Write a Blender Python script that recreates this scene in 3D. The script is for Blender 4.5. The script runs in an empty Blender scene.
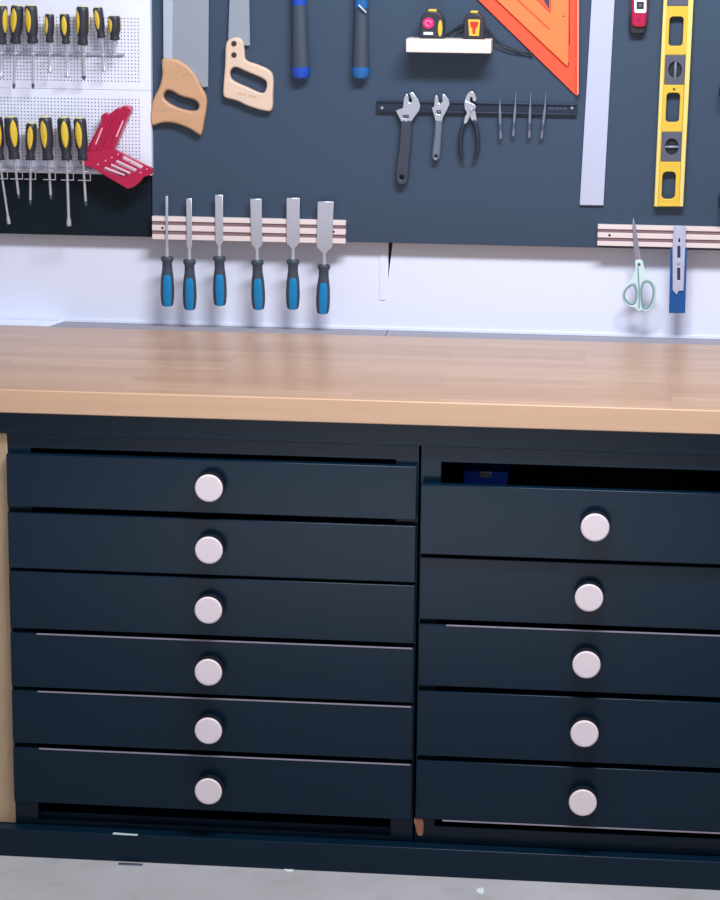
import bpy, bmesh, math, random
from mathutils import Vector, Matrix, geometry
random.seed(4)
C = bpy.context.scene.collection
S = bpy.context.scene

# ---------------------------------------------------------------- camera
FPX = 2300.0
CAM = Vector((0.23726, -4.04351, 1.71077))
YAW, PITCH, ROLL = -0.092512, 0.219740, 0.011320
def cam_axes():
    F = Vector((math.sin(YAW)*math.cos(PITCH), math.cos(YAW)*math.cos(PITCH), -math.sin(PITCH)))
    R = Vector((math.cos(YAW), -math.sin(YAW), 0)); U = R.cross(F)
    return R*math.cos(ROLL)+U*math.sin(ROLL), -R*math.sin(ROLL)+U*math.cos(ROLL), F
CR, CU, CF = cam_axes()
cd = bpy.data.cameras.new('camera'); cam = bpy.data.objects.new('camera', cd); C.objects.link(cam)
cd.sensor_fit = 'HORIZONTAL'; cd.sensor_width = 36; cd.lens = FPX/720*36; cd.clip_end = 60
M = Matrix((CR, CU, -CF)).transposed().to_4x4(); M.translation = CAM
cam.matrix_world = M
S.camera = cam

# ---------------------------------------------------------------- world, lights, exposure
S.view_settings.view_transform = 'Standard'; S.view_settings.look = 'None'
S.view_settings.gamma = 1; S.view_settings.exposure = 0.0
w = bpy.data.worlds.new('world'); S.world = w; w.use_nodes = True
bg = w.node_tree.nodes['Background']; bg.inputs[0].default_value = (0.86, 0.90, 1.0, 1); bg.inputs[1].default_value = 0.40
def area(name, loc, target, sx, sy, power, col):
    l = bpy.data.lights.new(name, 'AREA'); l.shape = 'RECTANGLE'; l.size = sx; l.size_y = sy
    l.energy = power; l.color = col
    o = bpy.data.objects.new(name, l); C.objects.link(o); o.location = loc
    o.rotation_euler = (Vector(target)-Vector(loc)).to_track_quat('-Z', 'Y').to_euler()
    return o
area('ceiling_light', (0.30, -0.85, 2.70), (0.05, 0.30, 0.9), 1.1, 0.28, 65, (0.93, 0.95, 1.0))
area('added_floor_spot', (-0.2, -3.0, 2.5), (-0.25, -2.9, 0.0), 0.5, 0.5, 80, (0.88, 0.93, 1.0)).data.spread = math.radians(65)  # added spot, out of view; brightens the floor mirrored in the drawer fronts

# ---------------------------------------------------------------- helpers
def at(px, py, Y):
    v = CF + CR*((px-360)/FPX) - CU*((py-450)/FPX)
    t = (Y-CAM.y)/v.y
    return CAM + v*t
def at_z(px, py, z):
    v = CF + CR*((px-360)/FPX) - CU*((py-450)/FPX)
    return CAM + v*((z-CAM.z)/v.z)
def lin(c):
    return tuple(((x/255)/12.92 if x/255 <= .04045 else ((x/255+.055)/1.055)**2.4) for x in c)
def mat(name, rgb, rough=.5, metal=0.0, var=.08, scale=30, stretch=(1,1,1), bump=0, spec=.5, coat=0, trans=0):
    m = bpy.data.materials.new(name); m.use_nodes = True
    nt = m.node_tree; b = nt.nodes['Principled BSDF']
    r, g, bl = lin(rgb)
    tc = nt.nodes.new('ShaderNodeTexCoord'); mp = nt.nodes.new('ShaderNodeMapping'); mp.inputs['Scale'].default_value = stretch
    n = nt.nodes.new('ShaderNodeTexNoise'); n.inputs['Scale'].default_value = scale; n.inputs['Detail'].default_value = 4
    cr = nt.nodes.new('ShaderNodeMix'); cr.data_type = 'RGBA'
    cr.inputs[6].default_value = (r*(1-var), g*(1-var), bl*(1-var), 1)
    cr.inputs[7].default_value = (min(1, r*(1+var)), min(1, g*(1+var)), min(1, bl*(1+var)), 1)
    nt.links.new(tc.outputs['Object'], mp.inputs[0]); nt.links.new(mp.outputs[0], n.inputs['Vector'])
    nt.links.new(n.outputs['Fac'], cr.inputs[0]); nt.links.new(cr.outputs[2], b.inputs['Base Color'])
    b.inputs['Roughness'].default_value = rough; b.inputs['Metallic'].default_value = metal
    b.inputs['Specular IOR Level'].default_value = spec
    b.inputs['Coat Weight'].default_value = coat
    b.inputs['Transmission Weight'].default_value = trans
    if bump:
        bp = nt.nodes.new('ShaderNodeBump'); bp.inputs['Strength'].default_value = bump; bp.inputs['Distance'].default_value = .001
        nt.links.new(n.outputs['Fac'], bp.inputs['Height']); nt.links.new(bp.outputs[0], b.inputs['Normal'])
    return m

def finish(bm, smooth_angle=48):
    bmesh.ops.remove_doubles(bm, verts=bm.verts, dist=1e-6)
    bmesh.ops.recalc_face_normals(bm, faces=bm.faces)
    bm.normal_update()
    for f in bm.faces:      # flat faces stay flat, rounded edges and turned parts shade smoothly
        n = [abs(c) for c in f.normal]; f.smooth = not (n[1] > .9999 or (max(n) > .9999 and f.calc_area() > 2e-5))
    for e in bm.edges:
        if len(e.link_faces) == 2 and e.calc_face_angle(0) > math.radians(smooth_angle): e.smooth = False
def obj(name, bm, m, parent=None, fin=True):
    """links a bmesh (in world coordinates) as one mesh object, origin at its parent's or its own base"""
    if fin: finish(bm)
    me = bpy.data.meshes.new(name)
    if parent is not None: off = parent['_o'] if '_o' in parent else (0, 0, 0)
    else:
        xs = [v.co for v in bm.verts]
        off = (sum(v.x for v in xs)/len(xs), sum(v.y for v in xs)/len(xs), min(v.z for v in xs))
    off = Vector(off)
    bmesh.ops.translate(bm, verts=bm.verts, vec=-off)
    bm.to_mesh(me); bm.free()
    for mm in (m if isinstance(m, (list, tuple)) else [m]): me.materials.append(mm)
    o = bpy.data.objects.new(name, me); C.objects.link(o)
    o['_o'] = tuple(off)
    if parent is not None: o.parent = parent
    else: o.location = off
    return o
def tag(o, label, cat, group=None, kind=None):
    o['label'] = label; o['category'] = cat
    if group: o['group'] = group
    if kind: o['kind'] = kind
    return o
def thing(name, label, cat, loc, group=None):
    o = bpy.data.objects.new(name, None); C.objects.link(o); o.location = loc; o.empty_display_size = .05
    o['_o'] = tuple(loc); return tag(o, label, cat, group)
def struct(name, bm, m):
    o = obj(name, bm, m); o['kind'] = 'structure'; return o

def box(bm, x0, x1, y0, y1, z0, z1, bev=0, seg=2, mi=0):
    t = bmesh.new()
    bmesh.ops.create_cube(t, size=1)
    for v in t.verts: v.co = Vector(((x0+x1)/2+v.co.x*(x1-x0), (y0+y1)/2+v.co.y*(y1-y0), (z0+z1)/2+v.co.z*(z1-z0)))
    if bev: bmesh.ops.bevel(t, geom=t.edges[:], offset=bev, segments=seg, profile=.5, affect='EDGES')
    merge(bm, t, mi)
def merge(bm, t, mi=0):
    me = bpy.data.meshes.new('t'); 
    for f in t.faces: f.material_index = mi
    t.to_mesh(me); t.free(); bm.from_mesh(me); bpy.data.meshes.remove(me)
def B(*a, **k):
    bm = bmesh.new(); box(bm, *a, **k); return bm
def plate(bm, pts, y0, y1, bev=0, holes=(), mi=0):
    """outline in (x, z) given thickness from y0 to y1, rounded edges, holes cut through"""
    cu = bpy.data.curves.new('t', 'CURVE'); cu.dimensions = '2D'; cu.fill_mode = 'BOTH'
    th = abs(y1-y0); cu.extrude = max(th/2-bev, 1e-5); cu.bevel_depth = bev; cu.bevel_resolution = 1; cu.offset = -bev
    for ring in [pts]+list(holes):
        sp = cu.splines.new('POLY'); sp.points.add(len(ring)-1); sp.use_cyclic_u = True
        for p, q in zip(sp.points, ring): p.co = (q[0], q[1], 0, 1)
    o = bpy.data.objects.new('t', cu); me = bpy.data.meshes.new_from_object(o)
    yc = (y0+y1)/2
    me.transform(Matrix(((1, 0, 0, 0), (0, 0, -1, yc), (0, 1, 0, 0), (0, 0, 0, 1))))
    t = bmesh.new(); t.from_mesh(me); bpy.data.objects.remove(o); bpy.data.curves.remove(cu); bpy.data.meshes.remove(me)
    bmesh.ops.remove_doubles(t, verts=t.verts, dist=1e-6)
    merge(bm, t, mi)
def P(pts, Y, off=(0, 0), s=1.0):
    """outline points measured on the plane y = Y"""
    r = []
    for x, y in pts:
        q = at(off[0]+x/s, off[1]+y/s, Y); r.append((q.x, q.z))
    return r
def smooth(pts, n=4):
    r = []; k = len(pts)
    for i in range(k):
        p0, p1, p2, p3 = (Vector(pts[(i+j) % k]) for j in (-1, 0, 1, 2))
        for s in range(n):
            t = s/n
            q = .5*((2*p1)+(p2-p0)*t+(2*p0-5*p1+4*p2-p3)*t*t+(3*p1-p0-3*p2+p3)*t**3)
            r.append((q.x, q.y))
    return r
def ell(cx, cy, rx, ry, n=20, tilt=0):
    return [(cx+rx*math.cos(a)*math.cos(tilt)-ry*math.sin(a)*math.sin(tilt), cy+rx*math.cos(a)*math.sin(tilt)+ry*math.sin(a)*math.cos(tilt)) for a in [2*math.pi*i/n for i in range(n)]]
def rrect(x0, x1, y0, y1, r, n=4):
    out = []
    for cx, cy, a0 in ((x1-r, y1-r, 0), (x0+r, y1-r, 90), (x0+r, y0+r, 180), (x1-r, y0+r, 270)):
        for i in range(n+1):
            a = math.radians(a0+90*i/n); out.append((cx+r*math.cos(a), cy+r*math.sin(a)))
    return out
def lathe(bm, p0, p1, prof, n=24, flat=1.0, mi=0, yscale=1.0):
    """profile of (t, radius) turned around the line p0-p1"""
    p0, p1 = Vector(p0), Vector(p1); ax = (p1-p0); 
    d = ax.normalized(); u = d.cross(Vector((0, 1, 0)))
    if u.length < 1e-4: u = d.cross(Vector((0, 0, 1)))
    u.normalize(); v = d.cross(u)
    t = bmesh.new(); rings = []
    for k, r in prof:
        c = p0+ax*k
        if r <= 1e-7: rings.append([t.verts.new(c)])
        else: rings.append([t.verts.new(c+u*(r*math.cos(2*math.pi*i/n))+v*(r*yscale*math.sin(2*math.pi*i/n))) for i in range(n)])
    for a, b in zip(rings, rings[1:]):
        if len(a) == 1 and len(b) == 1: continue
        for i in range(n):
            j = (i+1) % n
            if len(a) == 1: t.faces.new((a[0], b[i], b[j]))
            elif len(b) == 1: t.faces.new((a[i], a[j], b[0]))
            else: t.faces.new((a[i], a[j], b[j], b[i]))
    if len(rings[0]) > 1: t.faces.new(rings[0])
    if len(rings[-1]) > 1: t.faces.new(rings[-1][::-1])
    merge(bm, t, mi)
def cyl(bm, p0, p1, r, n=16, mi=0, c=.15):
    L = (Vector(p1)-Vector(p0)).length; e = min(.3, c*r/L)
    lathe(bm, p0, p1, [(0, 0), (0, r*(1-c)), (e, r), (1-e, r), (1, r*(1-c)), (1, 0)], n, mi=mi)
def tube(bm, pts, rad, n=10, closed=False, mi=0):
    pts = [Vector(p) for p in pts]; k = len(pts)
    if not isinstance(rad, (list, tuple)): rad = [rad]*k
    t = bmesh.new(); rings = []; up = None
    for i, p in enumerate(pts):
        a = pts[(i-1) % k] if (closed or i) else p; b = pts[(i+1) % k] if (closed or i < k-1) else p
        d = (b-a).normalized()
        if up is None: up = d.orthogonal().normalized()
        up = (up-d*up.dot(d)).normalized(); v = d.cross(up)
        rings.append([t.verts.new(p+up*(rad[i]*math.cos(2*math.pi*j/n))+v*(rad[i]*math.sin(2*math.pi*j/n))) for j in range(n)])
    rng = range(k if closed else k-1)
    for i in rng:
        a, b = rings[i], rings[(i+1) % k]
        for j in range(n): t.faces.new((a[j], a[(j+1) % n], b[(j+1) % n], b[j]))
    if not closed: t.faces.new(rings[0]); t.faces.new(rings[-1][::-1])
    merge(bm, t, mi)
def spline3(pts, n=6):
    pts = [Vector(p) for p in pts]; r = []
    for i in range(len(pts)-1):
        p0 = pts[max(i-1, 0)]; p1 = pts[i]; p2 = pts[i+1]; p3 = pts[min(i+2, len(pts)-1)]
        for s in range(n):
            t = s/n; r.append(.5*((2*p1)+(p2-p0)*t+(2*p0-5*p1+4*p2-p3)*t*t+(3*p1-p0-3*p2+p3)*t**3))
    r.append(pts[-1]); return r

# ---------------------------------------------------------------- materials
navy = mat('navy_paint', (6, 31, 49), .27, var=.06, scale=6, bump=.02, spec=.25)
navy_board = mat('slate_board_paint', (49, 67, 89), .42, var=.04, scale=5)
dark_board = mat('dark_navy_board_paint', (2, 21, 34), .6, var=.05, scale=5, spec=.25)
white_wall = mat('white_wall_paint', (224, 230, 250), .6, var=.01, scale=4)
backer = mat('wall_gap', (52, 54, 70), .8)
grey_ledge = mat('grey_ledge', (148, 146, 156), .7, var=.05, scale=9)
peg_white = mat('white_perforated_sheet', (226, 229, 247), .45, var=.01)
peg_dark = mat('dark_backing', (120, 122, 145), .8)
raw_wood = mat('bare_pine', (192, 162, 130), .6, var=.16, scale=12, stretch=(8, 8, .7), bump=.1)
pale_wood = mat('pale_wood', (224, 210, 204), .6, var=.06, scale=14, stretch=(.6, 6, 6))
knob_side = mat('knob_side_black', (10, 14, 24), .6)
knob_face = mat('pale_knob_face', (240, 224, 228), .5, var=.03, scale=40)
steel = mat('steel', (196, 198, 212), .35, .6, var=.06, scale=60, stretch=(6, 6, .5))
chrome = mat('chrome', (212, 216, 228), .25, .7, var=.05)
dark_steel = mat('dark_steel', (92, 104, 124), .45, .6, var=.08)
black = mat('black_rubber', (26, 28, 34), .5, var=.1)
grip = mat('slate_grip', (56, 66, 82), .55, var=.1)
drv_black = mat('driver_black', (42, 43, 54), .45, var=.08)
yellow = mat('driver_yellow', (212, 180, 56), .4, var=.06)
cap_yellow = mat('pale_yellow_cap', (206, 202, 150), .5)
blue_in = mat('chisel_blue', (0, 122, 180), .4, var=.05)
royal = mat('royal_blue', (20, 66, 170), .4); steelblue = mat('hammer_steel_blue', (26, 92, 156), .4)
saw_wood = mat('saw_handle_wood', (192, 150, 116), .5, var=.2, scale=9, stretch=(1.2, 1, 6), bump=.05)
saw_wood2 = mat('pale_saw_handle_wood', (212, 186, 166), .5, var=.06, scale=9, stretch=(1.2, 1, 6))
saw_steel = mat('saw_steel', (160, 168, 180), .45, .55, var=.04, scale=4)
saw_spine = mat('saw_spine', (190, 198, 212), .4, .4, var=.03)
orange_red = mat('orange_red_plastic', (240, 82, 52), .45, var=.03)
orange = mat('orange_plastic', (250, 122, 66), .45, var=.03)
orange_edge = mat('pale_orange_edge', (250, 140, 120), .45)
alu = mat('brushed_aluminium', (184, 189, 214), .42, .1, var=.03, scale=10, stretch=(6, 6, .4))
crimson = mat('crimson_plastic', (172, 8, 66), .35, var=.06, coat=.3)
clear_red = mat('light_slot', (236, 196, 214), .35)
lvl_yellow = mat('level_yellow', (216, 178, 60), .4, var=.04)
lvl_edge = mat('level_edge', (222, 202, 118), .4)
lvl_grey = mat('level_grey', (84, 86, 104), .4)
vial = mat('vial_glass', (120, 128, 150), .15)
strip_wood = mat('pinkish_strip_wood', (222, 208, 208), .55, var=.05, scale=14, stretch=(.5, 5, 5))
strip_brown = mat('brown_magnet_strip', (128, 102, 110), .6, var=.06)
white_pl = mat('white_plastic', (224, 240, 242), .4); teal = mat('pale_teal_plastic', (122, 160, 166), .45)
blue_body = mat('anodised_blue', (10, 80, 148), .4); pale_steel = mat('pale_scale_steel', (190, 196, 222), .4, .3)
label_red = mat('label_red', (214, 40, 40), .45); label_mag = mat('label_magenta', (208, 32, 110), .45)
concrete_pl = None
box_blue = mat('drawer_blue', (24, 84, 225), .5)

def worktop_mat():
    m = bpy.data.materials.new('beech_butcher_block'); m.use_nodes = True; nt = m.node_tree; b = nt.nodes['Principled BSDF']
    tc = nt.nodes.new('ShaderNodeTexCoord')
    br = nt.nodes.new('ShaderNodeTexBrick'); br.inputs['Scale'].default_value = 1
    br.inputs['Brick Width'].default_value = .42; br.inputs['Row Height'].default_value = .042
    br.inputs['Mortar Size'].default_value = .0004; br.offset = .37; br.inputs['Bias'].default_value = 0
    a, c = lin((190, 154, 124)), lin((176, 139, 110)); mo = lin((160, 124, 98))
    br.inputs['Color1'].default_value = (*a, 1); br.inputs['Color2'].default_value = (*c, 1); br.inputs['Mortar'].default_value = (*mo, 1)
    mp = nt.nodes.new('ShaderNodeMapping'); mp.inputs['Scale'].default_value = (.8, 22, 22)
    n = nt.nodes.new('ShaderNodeTexNoise'); n.inputs['Scale'].default_value = 4; n.inputs['Detail'].default_value = 6
    # staves run along x: use (x, y + z) so that the front edge shows staves too
    sx = nt.nodes.new('ShaderNodeSeparateXYZ'); ad = nt.nodes.new('ShaderNodeMath'); cx = nt.nodes.new('ShaderNodeCombineXYZ')
    nt.links.new(tc.outputs['Object'], sx.inputs[0]); nt.links.new(sx.outputs[1], ad.inputs[0]); nt.links.new(sx.outputs[2], ad.inputs[1])
    nt.links.new(sx.outputs[0], cx.inputs[0]); nt.links.new(ad.outputs[0], cx.inputs[1])
    nt.links.new(cx.outputs[0], br.inputs['Vector']); nt.links.new(tc.outputs['Object'], mp.inputs[0]); nt.links.new(mp.outputs[0], n.inputs['Vector'])
    mx = nt.nodes.new('ShaderNodeMix'); mx.data_type = 'RGBA'; mx.blend_type = 'OVERLAY'; mx.inputs[0].default_value = .2
    nt.links.new(br.outputs['Color'], mx.inputs[6]); nt.links.new(n.outputs['Fac'], mx.inputs[7])
    nt.links.new(mx.outputs[2], b.inputs['Base Color']); b.inputs['Roughness'].default_value = .3
    b.inputs['Specular IOR Level'].default_value = .45
    return m
def concrete():
    m = bpy.data.materials.new('concrete_floor'); m.use_nodes = True; nt = m.node_tree; b = nt.nodes['Principled BSDF']
    tc = nt.nodes.new('ShaderNodeTexCoord')
    n1 = nt.nodes.new('ShaderNodeTexNoise'); n1.inputs['Scale'].default_value = 3.2; n1.inputs['Detail'].default_value = 8
    r = nt.nodes.new('ShaderNodeValToRGB'); e = r.color_ramp.elements
    e[0].position = .3; e[0].color = (*lin((168, 166, 168)), 1); e[1].position = .62; e[1].color = (*lin((188, 186, 189)), 1)
    n2 = nt.nodes.new('ShaderNodeTexNoise'); n2.inputs['Scale'].default_value = 22; n2.inputs['Detail'].default_value = 6
    r2 = nt.nodes.new('ShaderNodeValToRGB'); e = r2.color_ramp.elements
    e[0].position = .3; e[0].color = (.62, .6, .58, 1); e[1].position = .48; e[1].color = (1, 1, 1, 1)
    mx = nt.nodes.new('ShaderNodeMix'); mx.data_type = 'RGBA'; mx.blend_type = 'MULTIPLY'; mx.inputs[0].default_value = .22
    for n in (n1, n2): nt.links.new(tc.outputs['Object'], n.inputs['Vector'])
    nt.links.new(n1.outputs['Fac'], r.inputs[0]); nt.links.new(n2.outputs['Fac'], r2.inputs[0])
    nt.links.new(r.outputs[0], mx.inputs[6]); nt.links.new(r2.outputs[0], mx.inputs[7]); nt.links.new(mx.outputs[2], b.inputs['Base Color'])
    b.inputs['Roughness'].default_value = .6
    return m

# ---------------------------------------------------------------- the setting
YB = .686          # front of the tool boards
YW = .72           # front of the white wall boards
XL, XR = -1.6, 1.5
struct('floor', B(-3, 3, -4.6, 1.0, -.1, 0), concrete())
struct('wall_back', B(-3, 3, YW+.02, .9, 0, 2.6), backer)
# white boards in front of the wall: joint at the middle, with the wedge-shaped gap near the top of the joint
j0 = at(388, 330, YW); jt = at(388, 245, YW); jg = at(388, 280, YW); jr = at(392, 240, YW)
bm = bmesh.new(); plate(bm, [(XL, .84), (j0.x, .84), (jg.x, jg.z), (jt.x-.003, 2.3), (XL, 2.3)], YW, YW+.0195, 0)
struct('trim_1', bm, white_wall)
bm = bmesh.new(); plate(bm, [(j0.x+.00005, .84), (XR, .84), (XR, 2.3), (jr.x+.004, 2.3), (jr.x+.001, jt.z), (jg.x+.00005, jg.z)], YW, YW+.0195, 0)
struct('trim_2', bm, white_wall)
ls = at(380, 245, YW-.004)
bm = B(ls.x, jt.x-.0035, YW-.0018, YW, at(384, 300, YW).z, 1.12, bev=.0004)
struct('trim_3', bm, white_wall)
# grey ledge between the worktop and the wall, made of two lengths
zl = .902
struct('trim_4', B(XL, j0.x-.0006, .6505, YW, .80, zl, bev=.001), grey_ledge)
struct('trim_5', B(j0.x+.0006, XR, .6505, YW, .80, zl, bev=.001), grey_ledge)
# lip along the foot of the white board, and the white pier at the left
xp = at(58, 320, YW).x
struct('trim_6', B(xp, XR, YW-.003, YW, zl, zl+.007, bev=.001), white_wall)
xq = at(48, 327, .651).x
bm = bmesh.new()
vs = [bm.verts.new(v) for v in ((XL, .6505, zl), (xq, .6505, zl), (xq+.021, YW-.0032, zl), (XL, YW-.0032, zl))]
fc = bm.faces.new(vs); ex = bmesh.ops.extrude_face_region(bm, geom=[fc])
bmesh.ops.translate(bm, verts=[e for e in ex['geom'] if isinstance(e, bmesh.types.BMVert)], vec=(0, 0, .002))
struct('trim_7', bm, white_wall)

# tool boards
zb = at(480, 245.0, YB).z
xe = at(152, 190, YB).x
def bzs(px, py): return at(px, py, YB)
bm = B(xe, XR, YB, YW-.0002, zb, 2.2, bev=.0012)
tag(obj('tool_board', bm, navy_board), 'large smooth slate blue board on the wall that carries the saws, wrenches and level', 'wall board')
bm = B(XL, xe-.0015, YB+.004, YW-.0002, zb+.0, 2.2, bev=.001)
tag(obj('tool_board', bm, dark_board), 'near-black navy board on the wall below and behind the white perforated panel', 'wall board')

# ---------------------------------------------------------------- worktop and bench
zt = .902; ztb = .859
wt = thing('worktop', 'long beech butcher block worktop lying across both drawer cabinets', 'worktop', (0, .3, ztb))
obj('slab', B(XL, XR, -.0255, .65, ztb, zt, bev=.0012), worktop_mat(), wt)
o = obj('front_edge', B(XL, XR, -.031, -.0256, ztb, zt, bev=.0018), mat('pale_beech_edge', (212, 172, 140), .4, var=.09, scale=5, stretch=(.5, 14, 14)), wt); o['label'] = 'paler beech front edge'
fr = thing('bench_frame', 'dark navy bench base with rail under the worktop and low plinth on the concrete floor', 'bench', (0, .3, 0))
za = at(421, 446, -.012).z
obj('apron', B(XL, XR, -.012, .01, za, ztb, bev=.001), navy, fr)
pl = obj('plinth', B(XL, XR, -.032, .60, 0, .055, bev=.0015), navy, fr)
p = at(125, 834.3, -.0325)
bm = bmesh.new(); plate(bm, [(p.x-.024, p.z-.001), (p.x+.023, p.z-.0015), (p.x+.025, p.z+.001), (p.x-.022, p.z+.0025)], -.0335, -.0318, 0)
o = obj('scuff', bm, white_pl, fr); o['label'] = 'small white scuff on the plinth face'

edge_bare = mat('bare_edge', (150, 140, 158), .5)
def knob_bm(x, y, z, r=.0258):
    bm = bmesh.new()
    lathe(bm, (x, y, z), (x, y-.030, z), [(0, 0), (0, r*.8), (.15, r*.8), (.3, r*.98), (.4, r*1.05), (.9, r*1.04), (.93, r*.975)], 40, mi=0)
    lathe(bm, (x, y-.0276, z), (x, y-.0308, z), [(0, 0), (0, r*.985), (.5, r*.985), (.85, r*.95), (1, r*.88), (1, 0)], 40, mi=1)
    return bm
def cabinet(name, label, x0, x1, tops, bots, xk, zk, opening_top, stile=.042, xl_open=None, pull=(0,)*9, pale=(), low=None, rail=.032):
    cab = thing(name, label, 'cabinet', ((x0+x1)/2, .3, .055))
    zc = za - .0005
    bm = bmesh.new()
    zlow = .0555
    box(bm, x0, x0+.018, .018, .56, zlow, ztb-.0005); box(bm, x1-.018, x1, .018, .56, zlow, ztb-.0005)
    box(bm, x0+.018, x1-.018, .018, .56, zlow, zlow+.018); box(bm, x0+.018, x1-.018, .018, .56, ztb-.018, ztb-.0005)
    box(bm, x0+.018, x1-.018, .55, .56, zlow+.018, ztb-.018)
    obj('carcass', bm, navy, cab)
    bm = bmesh.new()
    plate(bm, [(x0, zlow), (x1, zlow), (x1, zc), (x0, zc)], -.0, .018, .0008,
          holes=[[(x0+stile, zlow+rail), (x1-stile, zlow+rail), (x1-stile, opening_top), (x0+stile, opening_top)]])
    obj('face_frame', bm, navy, cab)
    for i, (zt_, zb_) in enumerate(zip(tops, bots)):
        pu = pull[i]
        fx0, fx1 = x0-.0005+.002, x1-.002
        if xl_open is not None: fx0 = xl_open
        bm = B(fx0, fx1, -.0195-pu, -.0008-pu, zb_, zt_, bev=.0016)
        bx0, bx1 = x0+stile+.012, x1-stile-.012
        h0, h1 = zb_+.008, zt_-.022
        box(bm, bx0, bx0+.012, -.001-pu, .5-pu, h0, h1); box(bm, bx1-.012, bx1, -.001-pu, .5-pu, h0, h1)
        box(bm, bx0+.012, bx1-.012, .488-pu, .5-pu, h0, h1); box(bm, bx0+.012, bx1-.012, -.001-pu, .488-pu, h0, h0+.008)
        d = obj('drawer', bm, navy, cab)
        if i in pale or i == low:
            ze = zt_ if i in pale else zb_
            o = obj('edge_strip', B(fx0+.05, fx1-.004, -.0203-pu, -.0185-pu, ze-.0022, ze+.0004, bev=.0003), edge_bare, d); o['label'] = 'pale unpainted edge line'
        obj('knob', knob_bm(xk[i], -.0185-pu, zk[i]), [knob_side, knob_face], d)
    return cab
# left cabinet: six drawers
xa, xb = at(10.3, 640, -.02).x, at(413.6, 640, -.02).x
tl = [at(214, y, -.02).z for y in (460.5, 519.5, 578.5, 640.5, 698.5, 756)]
bl_ = [at(214, y, -.02).z for y in (513.5, 575.5, 636, 695, 751.5, 811)]
zkl = [at(209, y, -.045).z for y in (488, 550, 610, 672, 730.5, 791)]
xkl = [at(x, y, -.045).x for x, y in ((209, 488), (209, 550), (208.5, 610), (208.5, 672), (208.5, 730), (208.5, 791))]
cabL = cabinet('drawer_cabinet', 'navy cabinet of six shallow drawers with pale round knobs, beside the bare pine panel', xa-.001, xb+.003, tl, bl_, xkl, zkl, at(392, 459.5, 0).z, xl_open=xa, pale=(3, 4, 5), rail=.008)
# bare wood strip at the left end
q1 = at(15.5, 812, 0.0); q0 = at(7.5, 640, 0.0)
bm = B(q1.x-.09, xa-.0022, -.002, .55, .0555, at(4, 433, 0).z, bev=.0015)
tag(obj('side_panel', bm, raw_wood), 'bare unpainted pine panel standing at the left end of the six-drawer cabinet', 'side panel')
# right cabinet: five drawers
xc = at(418.6, 640, -.02).x; xd = 2*at(586.5, 665, -.045).x - xc
tr = [at(590, y, -.02).z for y in (488.5, 563, 630.5, 698, 768)]
br_ = [at(590, y, -.02).z for y in (558.5, 625.5, 692.5, 763, 827)]
zkr = [at(587, y, -.045).z for y in (525.3, 597.5, 664.5, 733.5, 802.5)]
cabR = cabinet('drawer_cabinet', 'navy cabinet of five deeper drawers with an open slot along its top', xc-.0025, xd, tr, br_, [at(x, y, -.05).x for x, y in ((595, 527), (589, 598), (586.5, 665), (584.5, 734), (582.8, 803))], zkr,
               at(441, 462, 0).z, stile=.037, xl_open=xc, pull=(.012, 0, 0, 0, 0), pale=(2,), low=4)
c0 = at(418.5, 826, -.001); c0.x = max(c0.x, xc+.0055)
bm = bmesh.new(); plate(bm, smooth([(c0.x-.009, c0.z+.015), (c0.x+.007, c0.z+.016), (c0.x+.009, c0.z-.002), (c0.x+.007, c0.z-.016), (c0.x-.002, c0.z-.015), (c0.x-.006, c0.z)], 2), -.0075, .0005, .001)
o = obj('chipped_corner', bm, mat('raw_chip_wood', (196, 128, 100), .7, var=.3, scale=120), cabR); o['label'] = 'bare reddish wood showing at the chipped corner'
# blue box in the open drawer
t0 = at(464, 470, .12); t1 = at(507, 486, .12)
zfl = br_[0]+.0165
b = thing('storage_box', 'small blue plastic box lying inside the partly open top right drawer', 'box', ((t0.x+t1.x)/2, .16, zfl))
bm = bmesh.new(); box(bm, t0.x, t1.x, .12, .2, zfl, t0.z-.008, bev=.002); box(bm, t0.x-.002, t1.x+.002, .118, .202, t0.z-.008, t0.z-.002, bev=.0015)
obj('body', bm, box_blue, b)
bm = bmesh.new(); box(bm, t0.x+.03, t0.x+.052, .112, .1185, t0.z-.012, t0.z+.0, bev=.001)
obj('latch', bm, chrome, b)
# screw head lying in the drawer, staple-like strip on the floor, paint flecks
f0 = at_z(130, 864.6, 0)
tag(obj('metal_strip', B(f0.x-.022, f0.x+.024, f0.y-.004, f0.y+.004, 0, .002, bev=.0008), dark_steel), 'tiny dark flat strip lying on the concrete just before the plinth', 'strip')
for px, py, s in ((290, 869.5, .009), (481, 891, .007)):
    f = at_z(px, py, 0); bm = bmesh.new()
    t = smooth([(f.x+s*math.cos(a)*random.uniform(.6, 1.4), f.y+1.6*s*math.sin(a)*random.uniform(.6, 1.4)) for a in [i*math.pi/3 for i in range(6)]], 3)
    vs = [bm.verts.new((x, y, 0.0)) for x, y in t]; fc = bm.faces.new(vs)
    r = bmesh.ops.extrude_face_region(bm, geom=[fc]); bmesh.ops.translate(bm, verts=[e for e in r['geom'] if isinstance(e, bmesh.types.BMVert)], vec=(0, 0, .0008))
    tag(obj('paint_fleck', bm, white_pl), 'white paint fleck on the concrete, ' + ('touching the plinth foot' if px < 400 else 'farther out from the plinth'), 'fleck')

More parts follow.
